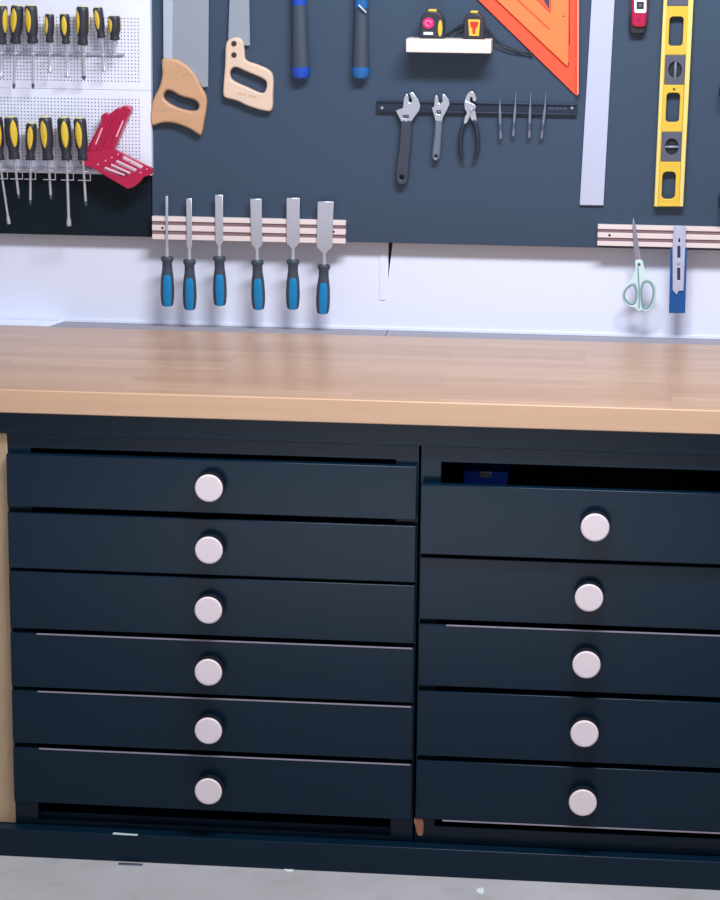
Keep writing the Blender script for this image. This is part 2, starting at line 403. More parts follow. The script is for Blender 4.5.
# ---------------------------------------------------------------- perforated panel with screwdrivers
YP = .668
peg = thing('perforated_panel', 'white perforated sheet panel on the wall holding two rows of screwdrivers', 'pegboard', (at(70, 100, YP).x, YP, at(70, 170, YP).z))
px1 = at(151, 90, YP).x; px0 = -1.12
zt_p = 1.75; zb_p = at(70, 173.6, YP).z
rows = [(at(70, 16, YP).z, at(70, 80.5, YP).z), (at(70, 97, YP).z, at(70, 163, YP).z)]
hx1 = at(140.5, 90, YP).x; pitch = .00705
ncol = int((hx1-px0-.004)/pitch); hx0 = hx1-ncol*pitch
def sheet(zlo, zhi, r0, r1):
    """one sheet with its grid of real holes; r0/r1 = top and bottom of the hole field"""
    bm = bmesh.new(); nr = max(1, int(round((r0-r1)/pitch))); f0, f1 = YP, YP+.0016
    def quad(a, b, c, d): bm.faces.new([bm.verts.new(v) for v in (a, b, c, d)])
    zb_ = r0-nr*pitch
    for (xa_, xb_, za_, zb2) in ((px0, px1, r0, zhi), (px0, px1, zlo, zb_), (px0, hx0, zb_, r0), (hx1, px1, zb_, r0)):
        quad((xa_, f0, za_), (xb_, f0, za_), (xb_, f0, zb2), (xa_, f0, zb2))
    rr = .00150
    for i in range(ncol):
        for j in range(nr):
            cx, cz = hx0+(i+.5)*pitch, zb_+(j+.5)*pitch; h = pitch/2
            per = [(h, 0), (h, h), (0, h), (-h, h), (-h, 0), (-h, -h), (0, -h), (h, -h)]
            o_ = [bm.verts.new((cx+a, f0, cz+b_)) for a, b_ in per]
            c_ = [bm.verts.new((cx+rr*math.cos(k*math.pi/4), f0, cz+rr*math.sin(k*math.pi/4))) for k in range(8)]
            d_ = [bm.verts.new((v.co.x, f1, v.co.z)) for v in c_]
            for k in range(8):
                l = (k+1) % 8
                bm.faces.new((o_[k], o_[l], c_[l], c_[k])); bm.faces.new((c_[k], c_[l], d_[l], d_[k]))
    # returned edges
    quad((px1, f0, zlo), (px1, f0+.018, zlo), (px1, f0+.018, zhi), (px1, f0, zhi))
    quad((px0, f0, zlo), (px1, f0, zlo), (px1, f0+.018, zlo), (px0, f0+.018, zlo))
    quad((px0, f0, zhi), (px1, f0, zhi), (px1, f0+.018, zhi), (px0, f0+.018, zhi))
    for f in bm.faces: f.smooth = False
    bmesh.ops.remove_doubles(bm, verts=bm.verts, dist=1e-6); bmesh.ops.recalc_face_normals(bm, faces=bm.faces)
    return bm
zmid = at(70, 89, YP).z
obj('perforated_sheet', sheet(zmid+.0003, zt_p, rows[0][0], rows[0][1]), peg_white, peg, fin=False)
obj('perforated_sheet', sheet(zb_p, zmid-.0003, rows[1][0], rows[1][1]), peg_white, peg, fin=False)
obj('backing', B(px0+.001, px1-.001, YP+.006, YB+.0038, zb_p+.001, zt_p-.001), peg_dark, peg)

SD = 'yellow and black screwdrivers on the perforated panel'
YS = .632
def screwdriver(x0, y0, x1, y1, tx, ty, wpx, label, yang=0, style='slotted', shaft=1.5, name='screwdriver'):
    a = at(x0, y0, YS); b = at(x1, y1, YS); c = at(tx, ty+(2 if y0 > 100 else 0), YS); u = 1/486
    t = thing(name, label, 'screwdriver', (b.x, YS, c.z), SD)
    r = wpx*u/2; bm = bmesh.new()
    lathe(bm, a, b, [(.02, 0), (.02, r*.8), (.05, r*.95), (.12, r), (.5, r*.99), (.64, r*.95), (.75, r*.80), (.84, r*.70), (.92, r*.82), (.98, r*.82), (1, r*.74), (1, 0)], 24)
    h = obj('handle', bm, drv_black, t)
    bm = bmesh.new(); lathe(bm, a, b, [(-.012, 0), (-.012, r*.55), (.0, r*.72), (.03, r*.78), (.03, 0)], 24); obj('butt_cap', bm, cap_yellow, t)
    ax = (b-a); d = ax.normalized(); side = Vector((0, -1, 0)).cross(d).normalized(); fr_ = Vector((0, -1, 0))
    for k in range(2):
        an = math.radians(yang + 180*k); n_ = (fr_*math.cos(an)+side*math.sin(an))
        bm = bmesh.new(); q = 14; rows_ = []
        # lens-shaped soft inlay lying on the grip surface
        tg = d.cross(n_).normalized()
        tmp = bmesh.new(); bmesh.ops.create_uvsphere(tmp, u_segments=18, v_segments=10, radius=1)
        cc = a+ax*.38+n_*(r*.86)
        for v in tmp.verts:
            x, y, z = v.co; v.co = cc + d*(z*ax.length*.335) + tg*(x*r*.56*(1-.25*z*z)) + n_*(y*r*.25)
        merge(bm, tmp); o = obj('grip_inlay', bm, yellow, h)
    bm = bmesh.new(); s = shaft*u; L = (c-b).length
    if style == 'stubby':
        lathe(bm, b, c, [(0, s*1.6), (.3, s*1.6), (.32, s*1.1), (.8, s*1.1), (1, s*.3), (1, 0)], 12)
    elif style == 'phillips':
        lathe(bm, b, c, [(0, s*1.35), (.06, s*1.35), (.08, s), (.9, s), (.96, s*.6), (1, s*.1)], 12)
    else:
        lathe(bm, b, c, [(0, s*1.35), (.06, s*1.35), (.08, s), (.86, s), (.92, s*1.6), (.97, s*1.7), (1, s*1.45), (1, 0)], 12, yscale=1)
    obj('shaft', bm, steel, t)
    if style == 'phillips':
        bm = bmesh.new(); e = b+(c-b)*.88; lathe(bm, e, c, [(0, s*1.05), (.6, s*1.02), (1, s*.3), (1, 0)], 12); obj('tip', bm, dark_steel, t)
    return t
U = screwdriver
U(1, 5, 1, 44, 1, 78, 13, 'screwdriver at the far left of the upper row, cut by the photo edge', 60)
U(17.5, 5, 15.5, 43.5, 13.8, 89, 13, 'second screwdriver from the left in the upper row, long dark-tipped shaft', -20, 'phillips')
U(30.5, 5, 33, 43.5, 33, 89, 13, 'third screwdriver from the left in the upper row, long shaft beside a shorter driver', -25, 'phillips')
U(49.5, 13.5, 49.5, 42.5, 50, 73, 9.5, 'small screwdriver in the upper row, inlay turned sideways, fourth from the left', -38)
U(64.3, 13.5, 66, 44, 67.5, 78, 10, 'small screwdriver in the upper row with a centred yellow inlay, fifth from the left', 0)
U(82.3, 6, 83, 45, 84, 80, 12.5, 'thick-handled screwdriver in the upper row with the inlay at its side, sixth from the left', -52, 'phillips', 2)
U(97.5, 7, 101.5, 38, 104.5, 72, 10, 'tilted screwdriver in the upper row, second from the right', -18, 'slotted', 1.2)
U(114, 15.5, 115, 40, 113.5, 57, 12, 'stubby screwdriver with a very short bit at the right end of the upper row', -45, 'stubby', 1.6)
U(-4, 116, -.5, 160, 9, 222, 13, 'long thin leaning screwdriver at the far left of the lower row', 20, 'slotted', 1.2)
U(10.5, 116.5, 14.5, 159, 19, 197, 14, 'tilted screwdriver in the lower row with inlay turned sideways, nearest the long thin one', 30, 'phillips', 1.4)
U(31.5, 122.5, 30.5, 160, 30.3, 203, 11, 'smaller screwdriver in the lower row standing lower than its neighbours, centred yellow inlay', 0, 'phillips', 1.3)
U(45, 116.5, 48.5, 160, 51, 197.5, 13.5, 'screwdriver in the lower row close against the smaller one on its left', -15, 'phillips', 1.4)
U(63.5, 117, 66.8, 160, 69, 224, 13.5, 'screwdriver in the lower row with the longest straight shaft and a flared flat tip', 12, 'slotted', 1.5)
U(79.5, 117.5, 83, 160, 86, 204.5, 13, 'screwdriver at the right end of the lower row, beside the red hex key case', -12, 'phillips', 1.4)

# holders
def holder(slots, ybar, x_end, label, dark):
    zc = at(60, ybar, .66).z
    t = thing('screwdriver_holder', label, 'tool holder', (at(50, ybar, .66).x, .664, zc))
    a = at(-20, ybar, .66); b = at(x_end, ybar, .66)
    obj('rail', B(a.x, b.x, .6605, YP+.0002, zc-.003, zc+.003, bev=.0008), steel, t)
    for cx, w_ in slots:
        bm = bmesh.new(); c = at(cx, ybar, YS); r = w_/486/2
        ring = [(c.x+r*math.cos(k*math.pi/8), YS+r*math.sin(k*math.pi/8), zc) for k in range(16)]
        tube(bm, ring, .0009, 8, closed=True)
        tube(bm, [(c.x-r*.6, YS+r*.8, zc), (c.x-r*.6, .6615, zc)], .0009, 8); tube(bm, [(c.x+r*.6, YS+r*.8, zc), (c.x+r*.6, .6615, zc)], .0009, 8)
        if dark:
            z2 = zc-.019
            tube(bm, [(c.x+r*.75, YS+r*.6, zc), (c.x+r*.75, YS+r*.6, z2)], .001, 8)
            tube(bm, [(c.x-r*1.1, YS-r*.3-.002, z2), (c.x+r*1.1, YS-r*.3-.002, z2)], .001, 8)
            tube(bm, [(c.x+r*.75, YS+r*.6, z2), (c.x+r*.75, YS-r*.3-.002, z2)], .001, 8)
        obj('ring', bm, steel, t)
holder([(1, 11), (15, 11), (33, 11), (49.6, 10), (66.5, 10), (83.5, 11), (102.5, 10), (115, 11)], 53, 124, 'thin steel holder rail with rings carrying the upper row of screwdrivers', False)
holder([(2, 12), (17, 12), (30.6, 11), (50, 12), (68, 12), (85, 12)], 169, 94, 'thin steel holder rail with drop wires carrying the lower row of screwdrivers', True)

# red folding hex key case
o8 = (75, 95); s8 = 8.0
hz = at(112, 187, .64); hk = thing('hex_key_case', 'opened V-shaped crimson plastic hex key case at the end of the lower screwdriver row', 'hex key set', (hz.x, .65, hz.z))
bm = bmesh.new()
plate(bm, P([(45, 540), (105, 420), (215, 215), (215, 165), (245, 140), (275, 155), (320, 120), (350, 100), (372, 108), (395, 84), (435, 92), (455, 120), (400, 240), (330, 410), (300, 470), (150, 585)], .645, o8, s8), .634, YP-.0005, .0015)
arm = obj('upper_shell', bm, crimson, hk)
for a_, b_ in (((218, 262), (165, 395)), ((385, 205), (330, 335))):
    A = at(o8[0]+a_[0]/s8, o8[1]+a_[1]/s8, .6335); D = at(o8[0]+b_[0]/s8, o8[1]+b_[1]/s8, .6335)
    bm = bmesh.new(); tube(bm, [A, D], .0014, 8); obj('highlight_slot', bm, clear_red, arm)
for a_, b_, w_ in (((250, 165), (120, 440), .003), ((300, 165), (180, 440), .003), ((350, 125), (225, 440), .003), ((410, 110), (270, 440), .003)):
    A = at(o8[0]+a_[0]/s8, o8[1]+a_[1]/s8, .634); D = at(o8[0]+b_[0]/s8, o8[1]+b_[1]/s8, .634)
    bm = bmesh.new(); tube(bm, [A, D], w_, 10); obj('rib', bm, crimson, arm)
bm = bmesh.new()
hl_ = []
for a_, b_ in (((240, 580), (400, 640)), ((290, 555), (445, 625)), ((335, 525), (495, 600)), ((390, 492), (545, 575))):
    A = Vector(a_); D = Vector(b_); n_ = (D-A).normalized(); pp = Vector((-n_.y, n_.x))*15
    hl_.append([tuple(A+pp), tuple(A-pp), tuple(D-pp), tuple(D+pp)])
plate(bm, P([(45, 540), (110, 450), (300, 430), (340, 435), (630, 585), (625, 630), (560, 650), (530, 690), (475, 735), (430, 745), (150, 580)], .645, o8, s8), .630, .644, .0012, holes=[P(h, .645, o8, s8) for h in hl_])
arm2 = obj('lower_shell', bm, crimson, hk)
for h in hl_:
    bm = bmesh.new(); A = (Vector(h[0])+Vector(h[1]))/2; D = (Vector(h[2])+Vector(h[3]))/2
    tube(bm, [at(o8[0]+A.x/s8, o8[1]+A.y/s8, .6325), at(o8[0]+D.x/s8, o8[1]+D.y/s8, .6325)], .0030, 6); obj('hex_key', bm, mat('pale_key', (240, 190, 210), .35), hk)
for q in ((185, 555), (245, 525), (295, 500), (345, 475), (525, 620), (575, 592)):
    c = at(o8[0]+q[0]/s8, o8[1]+q[1]/s8, .630); bm = bmesh.new(); cyl(bm, (c.x, .631, c.z), (c.x, .6285, c.z), .0014, 10); obj('rivet', bm, clear_red, arm2)

# ---------------------------------------------------------------- saws
o4, s4 = (140, 0), 4.5
YF = YB
hz = at(185, 134, YF)
sw = thing('hand_saw', 'wide-bladed hand saw with warm brown wooden handle, hanging beside the white perforated panel', 'saw', (hz.x, YF, hz.z))
bm = bmesh.new(); plate(bm, P([(112, -260), (315, -260), (310, 388), (285, 392), (262, 345), (110, 300)], YF, o4, s4), YF-.010, YF-.0085, 0)
obj('blade', bm, saw_steel, sw)
bm = bmesh.new(); plate(bm, P([(108, -260), (152, -260), (150, 285), (110, 285)], YF, o4, s4), YF-.0125, YF-.006, .0008)
obj('spine', bm, saw_spine, sw)
bm = bmesh.new()
hole = smooth([(112, 425), (125, 405), (150, 407), (190, 430), (250, 447), (270, 468), (265, 490), (240, 497), (190, 487), (150, 470), (118, 447)], 3)
plate(bm, P(smooth([(105, 268), (132, 262), (165, 265), (215, 292), (258, 340), (282, 392), (300, 425), (305, 465), (292, 550), (280, 604), (262, 598), (225, 575), (165, 553), (110, 549), (62, 562), (52, 530), (62, 455), (95, 385), (106, 330)], 3), YF, o4, s4), YF-.0195, YF-.0002, .004, holes=[P(hole, YF, o4, s4)])
obj('handle', bm, saw_wood, sw)
for q in ((172, 350), (185, 300)):
    c = at(o4[0]+q[0]/s4, o4[1]+q[1]/s4, YF-.02); bm = bmesh.new(); cyl(bm, (c.x, YF-.019, c.z), (c.x, YF-.0205, c.z), .003, 14); obj('rivet', bm, raw_wood, sw)
hz = at(250, 109, YF)
sw = thing('hand_saw', 'narrow-bladed saw with pale wooden handle and two black screws, right of the wide saw', 'saw', (hz.x, YF, hz.z))
bm = bmesh.new(); plate(bm, P([(415, -260), (490, -260), (498, 203), (470, 203), (400, 200)], YF, o4, s4), YF-.0105, YF-.009, 0)
obj('blade', bm, saw_steel, sw)
bm = bmesh.new()
hole = smooth([(410, 335), (416, 310), (438, 300), (480, 318), (555, 350), (575, 372), (568, 408), (545, 416), (490, 392), (425, 362)], 3)
plate(bm, P(smooth([(392, 200), (410, 175), (440, 167), (466, 182), (474, 225), (480, 268), (530, 288), (582, 312), (603, 345), (602, 420), (598, 490), (565, 496), (490, 474), (440, 450), (388, 436), (380, 400), (388, 290)], 3), YF, o4, s4), YF-.0195, YF-.0002, .0035, holes=[P(hole, YF, o4, s4)])
hd = obj('handle', bm, saw_wood2, sw)
for q in ((423, 196), (423, 247)):
    c = at(o4[0]+q[0]/s4, o4[1]+q[1]/s4, YF-.02); bm = bmesh.new(); cyl(bm, (c.x, YF-.019, c.z), (c.x, YF-.0215, c.z), .0055, 18); o = obj('screw', bm, mat('screw_black', (44, 36, 38), .5), sw); o['label'] = 'black round screw head'
bm = bmesh.new()
for k in range(9):
    if k == 4: continue
    A = at(o4[0]+(442+k*10)/s4, o4[1]+(418+k*2.2)/s4, YF-.0195); box(bm, A.x-.0016, A.x+.0014, YF-.0198, YF-.0193, A.z-.0018-(k % 2)*.001, A.z+.0008)
obj('stamp', bm, mat('stamp_brown', (196, 150, 110), .6), sw)

# ---------------------------------------------------------------- hammers (handles hanging down from above)
def hammer(xt, xb_, yb_, wt, wb, blue, band_y, label):
    Y = YB-.019; a = at(xt, 0, Y); b = at(xb_, yb_, Y); up = (a-b).normalized(); u = 1/488
    t = thing('hammer', label, 'hammer', (b.x, Y, b.z))
    top = a+up*.13; bm = bmesh.new(); L = (a-b).length
    lathe(bm, b, a, [(0, 0), (0, wb*u*.40), (.03, wb*u*.49), (.10, wb*u*.51), (.14, wb*u*.5), (.14, 0)], 24, yscale=.8, mi=0); obj('butt', bm, blue, t)
    bm = bmesh.new(); k1 = band_y
    lathe(bm, b, a, [(.13, 0), (.13, wb*u*.47), (.3, wb*u*.46), (.6, wt*u*.5), (k1, wt*u*.48), (k1, 0)], 24, yscale=.8); obj('grip', bm, grip, t)
    bm = bmesh.new(); lathe(bm, b, top, [(k1*L/(L+.13), wt*u*.47), (1, wt*u*.42)], 24, yscale=.8); obj('handle', bm, blue, t)
    bm = bmesh.new(); tt = top
    cyl(bm, tt+Vector((-.012, 0, 0)), tt+Vector((.05, 0, 0)), .015, 20); cyl(bm, tt+Vector((.05, 0, 0)), tt+Vector((.062, 0, 0)), .018, 20)
    tube(bm, spline3([tt+Vector((-.005, 0, 0)), tt+Vector((-.04, 0, 0)), tt+Vector((-.07, 0, -.018))], 5), [.014, .013, .0125, .012, .011, .01, .0085, .007, .006, .004, .002][:11], 12)
    obj('head', bm, steel, t)
    # a hook behind it on the board
    return t
hammer(299, 301, 78, 15.5, 18.5, royal, .935, 'hammer with slate grip and deep royal blue butt, nearer the saws')
h2 = hammer(361.5, 360.5, 78, 14.5, 17.5, steelblue, .90, 'hammer with lighter blue butt and a silver streak above its slate grip')
A = at(358.5, 5, YB-.037); D = at(366, 12.5, YB-.037)
bm = bmesh.new(); tube(bm, [A+Vector((0, .002, 0)), (A+D)/2+Vector((0, -.0005, 0)), D+Vector((0, .003, 0))], .0018, 8); obj('silver_band', bm, pale_steel, h2)

# ---------------------------------------------------------------- shelf with tape measures
s7, o7 = 7.2, (400, 0)
sy0, sy1 = YB-.075, YB-.0002
A = at(406, 38.5, sy0); D = at(491, 53.5, sy0); A2 = at(448, 39.2, sy0); D2 = at(448, 53, sy0)
zs = A2.z
bm = B(A.x, D.x, sy0, sy1, D2.z, zs, bev=.0018)
tag(obj('wall_shelf', bm, pale_wood), 'small pale wooden block shelf on the slate board carrying two tape measures', 'shelf')
def tape(x0, x1, yt, label, kind):
    Yf = sy0+.012; a = at(x0, 40, Yf); b = at(x1, 40, Yf); tz = at((x0+x1)/2, yt, Yf).z
    t = thing('tape_measure', label, 'tape measure', ((a.x+b.x)/2, Yf+.02, zs))
    W = b.x-a.x; H = tz-zs; bm = bmesh.new()
    plate(bm, [(a.x, zs), (b.x, zs), (b.x, zs+H*.62), (b.x-W*.1, zs+H*.86), (b.x-W*.3, zs+H*.985), (a.x+W*.35, zs+H), (a.x+W*.12, zs+H*.9), (a.x, zs+H*.7)], Yf, Yf+.036, .003)
    obj('case', bm, drv_black, t)
    bm = bmesh.new(); plate(bm, [(a.x+W*.28, zs+H*.93), (b.x-W*.32, zs+H*.93), (b.x-W*.36, zs+H*1.06), (a.x+W*.34, zs+H*1.06)], Yf+.002, Yf+.03, .001); obj('lock_button', bm, yellow, t)
    if kind:
        bm = bmesh.new(); cx, cz = a.x+W*.34, zs+H*.56
        plate(bm, ell(cx, cz, W*.24, H*.2, 24), Yf-.0012, Yf+.001, .0004); l = obj('label_disc', bm, label_mag, t)
        bm = bmesh.new(); tube(bm, [(cx+W*.12*math.cos(k*.4), Yf-.0014, cz+H*.1*math.sin(k*.4)) for k in range(14)], .0005, 6); obj('ring_mark', bm, clear_red, l)
        bm = bmesh.new(); plate(bm, rrect(cx-W*.2, cx+W*.2, zs+H*.14, zs+H*.24, .001), Yf-.0012, Yf+.001, .0003); obj('white_label', bm, white_pl, t)
        bm = bmesh.new(); plate(bm, ell(b.x-W*.17, zs+H*.38, W*.095, H*.3, 20), Yf-.0015, Yf+.001, .0005); obj('side_inlay', bm, yellow, t)
    else:
        bm = bmesh.new(); cx = a.x+W*.5
        plate(bm, [(cx-W*.28, zs+H*.74), (cx+W*.28, zs+H*.74), (cx+W*.24, zs+H*.13), (cx-W*.22, zs+H*.13)], Yf-.0012, Yf+.001, .0004); l = obj('yellow_label', bm, yellow, t)
        bm = bmesh.new(); plate(bm, [(cx-W*.18, zs+H*.66), (cx+W*.2, zs+H*.66), (cx+W*.16, zs+H*.45), (cx+W*.08, zs+H*.43), (cx+W*.07, zs+H*.2), (cx-W*.06, zs+H*.2), (cx-W*.08, zs+H*.43), (cx-W*.16, zs+H*.45)], Yf-.0016, Yf-.001, .0001)
        obj('red_mark', bm, label_red, l)
tape(420, 444, 11, 'black and yellow tape measure with round magenta label, left on the small shelf', 1)
tape(463, 484.5, 12.5, 'black tape measure with red and yellow label, right on the small shelf', 0)
bm = bmesh.new()
yy = YB-.008
def ap(x, y, Y=yy): return tuple(at(x, y, Y))
tube(bm, spline3([(at(444, 36, yy-.02).x, yy-.02, zs+.0018), ap(452, 31), ap(459, 26), ap(468, 23), ap(480, 25), ap(488, 29), ap(494, 37), ap(504, 45), ap(518, 50), ap(533, 56)], 6), .0016, 8)
tube(bm, spline3([(at(443, 37, yy-.02).x, yy-.016, zs+.0018), ap(455, 33, yy-.003), ap(463, 28, yy-.003), ap(478, 29, yy-.003), ap(487, 33, yy-.003), ap(492, 42, yy-.003), ap(508, 49, yy-.003), ap(524, 52, yy-.003), ap(533, 53, yy-.003)], 6), .0016, 8)
tag(obj('cord', bm, black), 'doubled thin black cord running behind the tape measures towards the orange square', 'cord')

# ---------------------------------------------------------------- orange rafter square
YQ = YB-.004
sq0 = at(576, 95, YQ)
sq = thing('rafter_square', 'big orange triangle square hanging point down beside the aluminium straightedge', 'square', (sq0.x, YQ, sq0.z))
bm = bmesh.new()
plate(bm, P([(425, -52), (576, 95.5), (577.5, 92), (578, -52)], YQ), YQ-.002, YQ+.0035, .0008, holes=[P([(522, -35), (549, 9), (550, -35)], YQ)])
obj('plate', bm, orange_red, sq)
bm = bmesh.new(); plate(bm, P([(577.2, -52), (579.2, -52), (578.8, 93), (576.6, 95.5), (576.9, 92)], YQ), YQ-.016, YQ+.0035, .0008); obj('fence', bm, orange_edge, sq)
bm = bmesh.new()
plate(bm, P([(460, -35), (567.5, 66.5), (568.5, 64), (569, -35)], YQ), YQ-.008, YQ-.0018, .001, holes=[P([(502, -32), (549.4, 13.5), (550.8, 12), (551, -32)], YQ)])
rp = obj('raised_panel', bm, orange, sq)
bm = bmesh.new(); A = at(488, -28, YQ-.008); D = at(549.4, 29, YQ-.008); tube(bm, [A, D], .0016, 8); obj('rib', bm, orange_red, rp)
bm = bmesh.new(); A = at(569, -30, YQ-.0035); D = at(569.3, 45, YQ-.0035); tube(bm, [A, D], .0009, 8); obj('slit', bm, mat('slit_dark_red', (110, 24, 24), .5), sq)
for q, r in (((563.5, 16.3), .0017), ((568.6, 63.8), .0017)):
    c = at(q[0], q[1], YQ-.008); bm = bmesh.new(); cyl(bm, (c.x, YQ-.0075, c.z), (c.x, YQ-.0086, c.z), r, 12); obj('pin_hole', bm, black, sq)

# ---------------------------------------------------------------- straightedge
hz = at(591, 205, YB)
bm = bmesh.new(); plate(bm, P([(595.2, -60), (617.8, -60), (603.5, 205.4), (579.6, 205)], YB-.006), YB-.007, YB-.0002, .0008)
tag(obj('straightedge', bm, alu), 'long plain aluminium straightedge hanging between the orange square and yellow level', 'straightedge')

# ---------------------------------------------------------------- stud finder
YG = YB-.026; o72 = (620, 0); hz = at(639, 28, YG)
sf = thing('stud_finder', 'crimson and white handheld detector with dark screen hanging beside the yellow level', 'detector', (hz.x, YG, hz.z))
bm = bmesh.new(); plate(bm, P(smooth([(84, -140), (202, -140), (200, 0), (190, 150), (182, 190), (140, 197), (95, 190), (84, 150), (82, 0)], 3), YG, o72, s7), YG, YB-.0002, .003); body = obj('body', bm, crimson, sf)
bm = bmesh.new(); plate(bm, P(smooth([(76, 100), (190, 100), (184, 215), (172, 240), (120, 246), (74, 238), (70, 210)], 3), YG+.012, o72, s7), YG+.006, YB-.0002, .003); o = obj('dark_lower_plate', bm, black, sf)  # dark rounded plate behind the body, reaching below it
bm = bmesh.new(); plate(bm, P(rrect(103, 190, -60, 93, 14), YG, o72, s7), YG-.001, YG+.002, .0005); obj('white_face', bm, white_pl, sf)
bm = bmesh.new(); plate(bm, P(rrect(119, 172, 12, 66, 6), YG, o72, s7), YG-.0016, YG-.0005, .0003); obj('screen', bm, black, sf)
bm = bmesh.new(); plate(bm, P(rrect(133, 158, 26, 50, 4), YG, o72, s7), YG-.002, YG-.0013, .0002); obj('screen_digit', bm, lvl_grey, body)
c = at(620+135/7.2, 143/7.2, YG); bm = bmesh.new(); cyl(bm, (c.x, YG+.001, c.z), (c.x, YG-.0012, c.z), .0022, 14); obj('button', bm, mat('deep_crimson', (120, 10, 40), .4), sf)

# ---------------------------------------------------------------- yellow level
o5, s5 = (560, 0), 4.09
YL = YB-.022; hz = at(668, 207, YL)
lv = thing('spirit_level', 'long yellow spirit level with oval slots and grey vial blocks hanging near the right edge', 'level', (hz.x, YL, hz.z))
def rr4(pts): return P(pts, YL, o5, s5)
def tr_rect(x0, x1, y0, y1, r):      # follows the lean of the level
    return [(x - (y-y0)*.0455, y) for x, y in rrect(x0, x1, y0, y1, r)]
holes = [tr_rect(449, 507, 68, 188, 14), tr_rect(437, 492, 380, 500, 14), tr_rect(420, 475, 703, 815, 18), tr_rect(432, 514, 225, 347, 3), tr_rect(418, 501, 540, 662, 3), tr_rect(444, 530, -95, 25, 3)]
bm = bmesh.new(); plate(bm, rr4([(448, -240), (538, -240), (488, 842), (398, 842)]), YL+.004, YL+.012, .001, holes=[rr4(h) for h in holes])
obj('web', bm, lvl_yellow, lv)
bm = bmesh.new(); plate(bm, rr4([(435, -240), (450, -240), (400, 845), (385, 845)]), YL, YB-.0002, .0012); obj('flange', bm, lvl_edge, lv)
bm = bmesh.new(); plate(bm, rr4([(537, -240), (558, -240), (504, 845), (486, 845)]), YL, YB-.0002, .0012); obj('flange', bm, lvl_edge, lv)
bm = bmesh.new(); plate(bm, rr4([(399, 836), (488, 836), (488, 845), (399, 845)]), YL+.001, YB-.0002, .001); obj('end_cap', bm, lvl_yellow, lv)
for hx, kind in ((holes[3], 'v'), (holes[4], 'h'), (holes[5], 'v')):
    x0 = sum(p[0] for p in hx)/len(hx); y0 = sum(p[1] for p in hx)/len(hx)
    bm = bmesh.new(); plate(bm, rr4([(x0+(x-x0)*.985, y0+(y-y0)*.985) for x, y in hx]), YL+.0035, YL+.014, .0008, holes=[rr4(ell(x0+1, y0, 28, 34, 24))])
    vb = obj('vial_block', bm, lvl_grey, lv)
    bm = bmesh.new(); plate(bm, rr4(ell(x0+1, y0, 29, 35, 24)), YL+.011, YL+.0135, 0); obj('vial_recess', bm, black, vb)
    A, D = ((x0+3, y0-36), (x0, y0+36)) if kind == 'v' else ((x0-30, y0), (x0+32, y0))
    a_ = at(o5[0]+A[0]/s5, o5[1]+A[1]/s5, YL+.0075); b_ = at(o5[0]+D[0]/s5, o5[1]+D[1]/s5, YL+.0075)
    bm = bmesh.new(); cyl(bm, a_, b_, .0027, 14); obj('vial', bm, vial, vb)
c = at(560+467/4.09, 365/4.09, YL); bm = bmesh.new(); cyl(bm, (c.x, YL+.006, c.z), (c.x, YL+.0032, c.z), .0028, 14); obj('screw', bm, mat('brass_screw', (120, 100, 40), .4, .5), lv)
c = at(560+438/4.09, 820/4.09, YL)

# dark tool that only just reaches into the photo at the right edge
hz = at(724, 215, YB-.03)
ht = thing('hanging_tool', 'black rounded tool hanging beyond the yellow level, almost out of view', 'tool', (hz.x+.03, YB, hz.z))
a_ = at(719, 92, YB-.03); bm = bmesh.new(); lathe(bm, a_, a_+Vector((.16, 0, 0)), [(0, 0), (0, .008), (.05, .016), (.2, .024), (.9, .026), (1, .02), (1, 0)], 24); obj('barrel', bm, black, ht)
g0 = a_+Vector((.1, 0, -.02)); g1 = a_+Vector((.07, 0, -.2)); bm = bmesh.new(); tube(bm, [g0, (g0+g1)/2, g1], [.019, .017, .02], 16); obj('grip', bm, black, ht)
b_ = at(719.2, 202, YB-.03); bm = B(b_.x, b_.x+.11, YB-.058, YB-.0002, b_.z-.014, b_.z+.016, bev=.005); obj('foot', bm, black, ht)
bm = bmesh.new(); box(bm, a_.x+.05, a_.x+.12, YB-.006, YB-.0002, a_.z-.02, a_.z+.02, bev=.001); obj('hook_plate', bm, black, ht)

# ---------------------------------------------------------------- magnetic bar with wrenches, pliers, punches
A = at(376.5, 101.5, YB-.01); D = at(577, 114, YB-.01)
zc = at(475, 103.3, YB-.012).z; zd = at(475, 112.8, YB-.012).z
bar_m = mat('dark_bar', (30, 40, 60), .35)
mb = thing('magnetic_bar', 'black magnetic bar on the slate board holding wrenches, pliers and punches', 'tool holder', ((A.x+D.x)/2, YB-.006, zd))
obj('base', B(A.x, D.x, YB-.007, YB-.0002, zd, zc, bev=.0008), bar_m, mb)
for z_ in (zd, zc): obj('rim', B(A.x, D.x, YB-.0105, YB-.0002, z_-.0016, z_+.0016, bev=.0006), bar_m, mb)
for xx in (382, 572):
    c = at(xx, 108, YB-.007); bm = bmesh.new(); cyl(bm, (c.x, YB-.0065, c.z), (c.x, YB-.009, c.z), .0028, 12); obj('screw', bm, chrome, mb)
bm = bmesh.new(); random.seed(9)
for k in range(10):
    c = at(549+k*1.9, 108.3, YB-.0075); box(bm, c.x-.0013, c.x+.0007, YB-.0073, YB-.0068, c.z-.0024+random.uniform(-.001, .001), c.z+.0022+random.uniform(-.001, .001))
obj('lettering', bm, dark_steel, mb)
o6, s6 = (380, 85), 6.545
YT = YB-.0112
def pz(x, y, Y=YT): return at(o6[0]+x/s6, o6[1]+y/s6, Y)
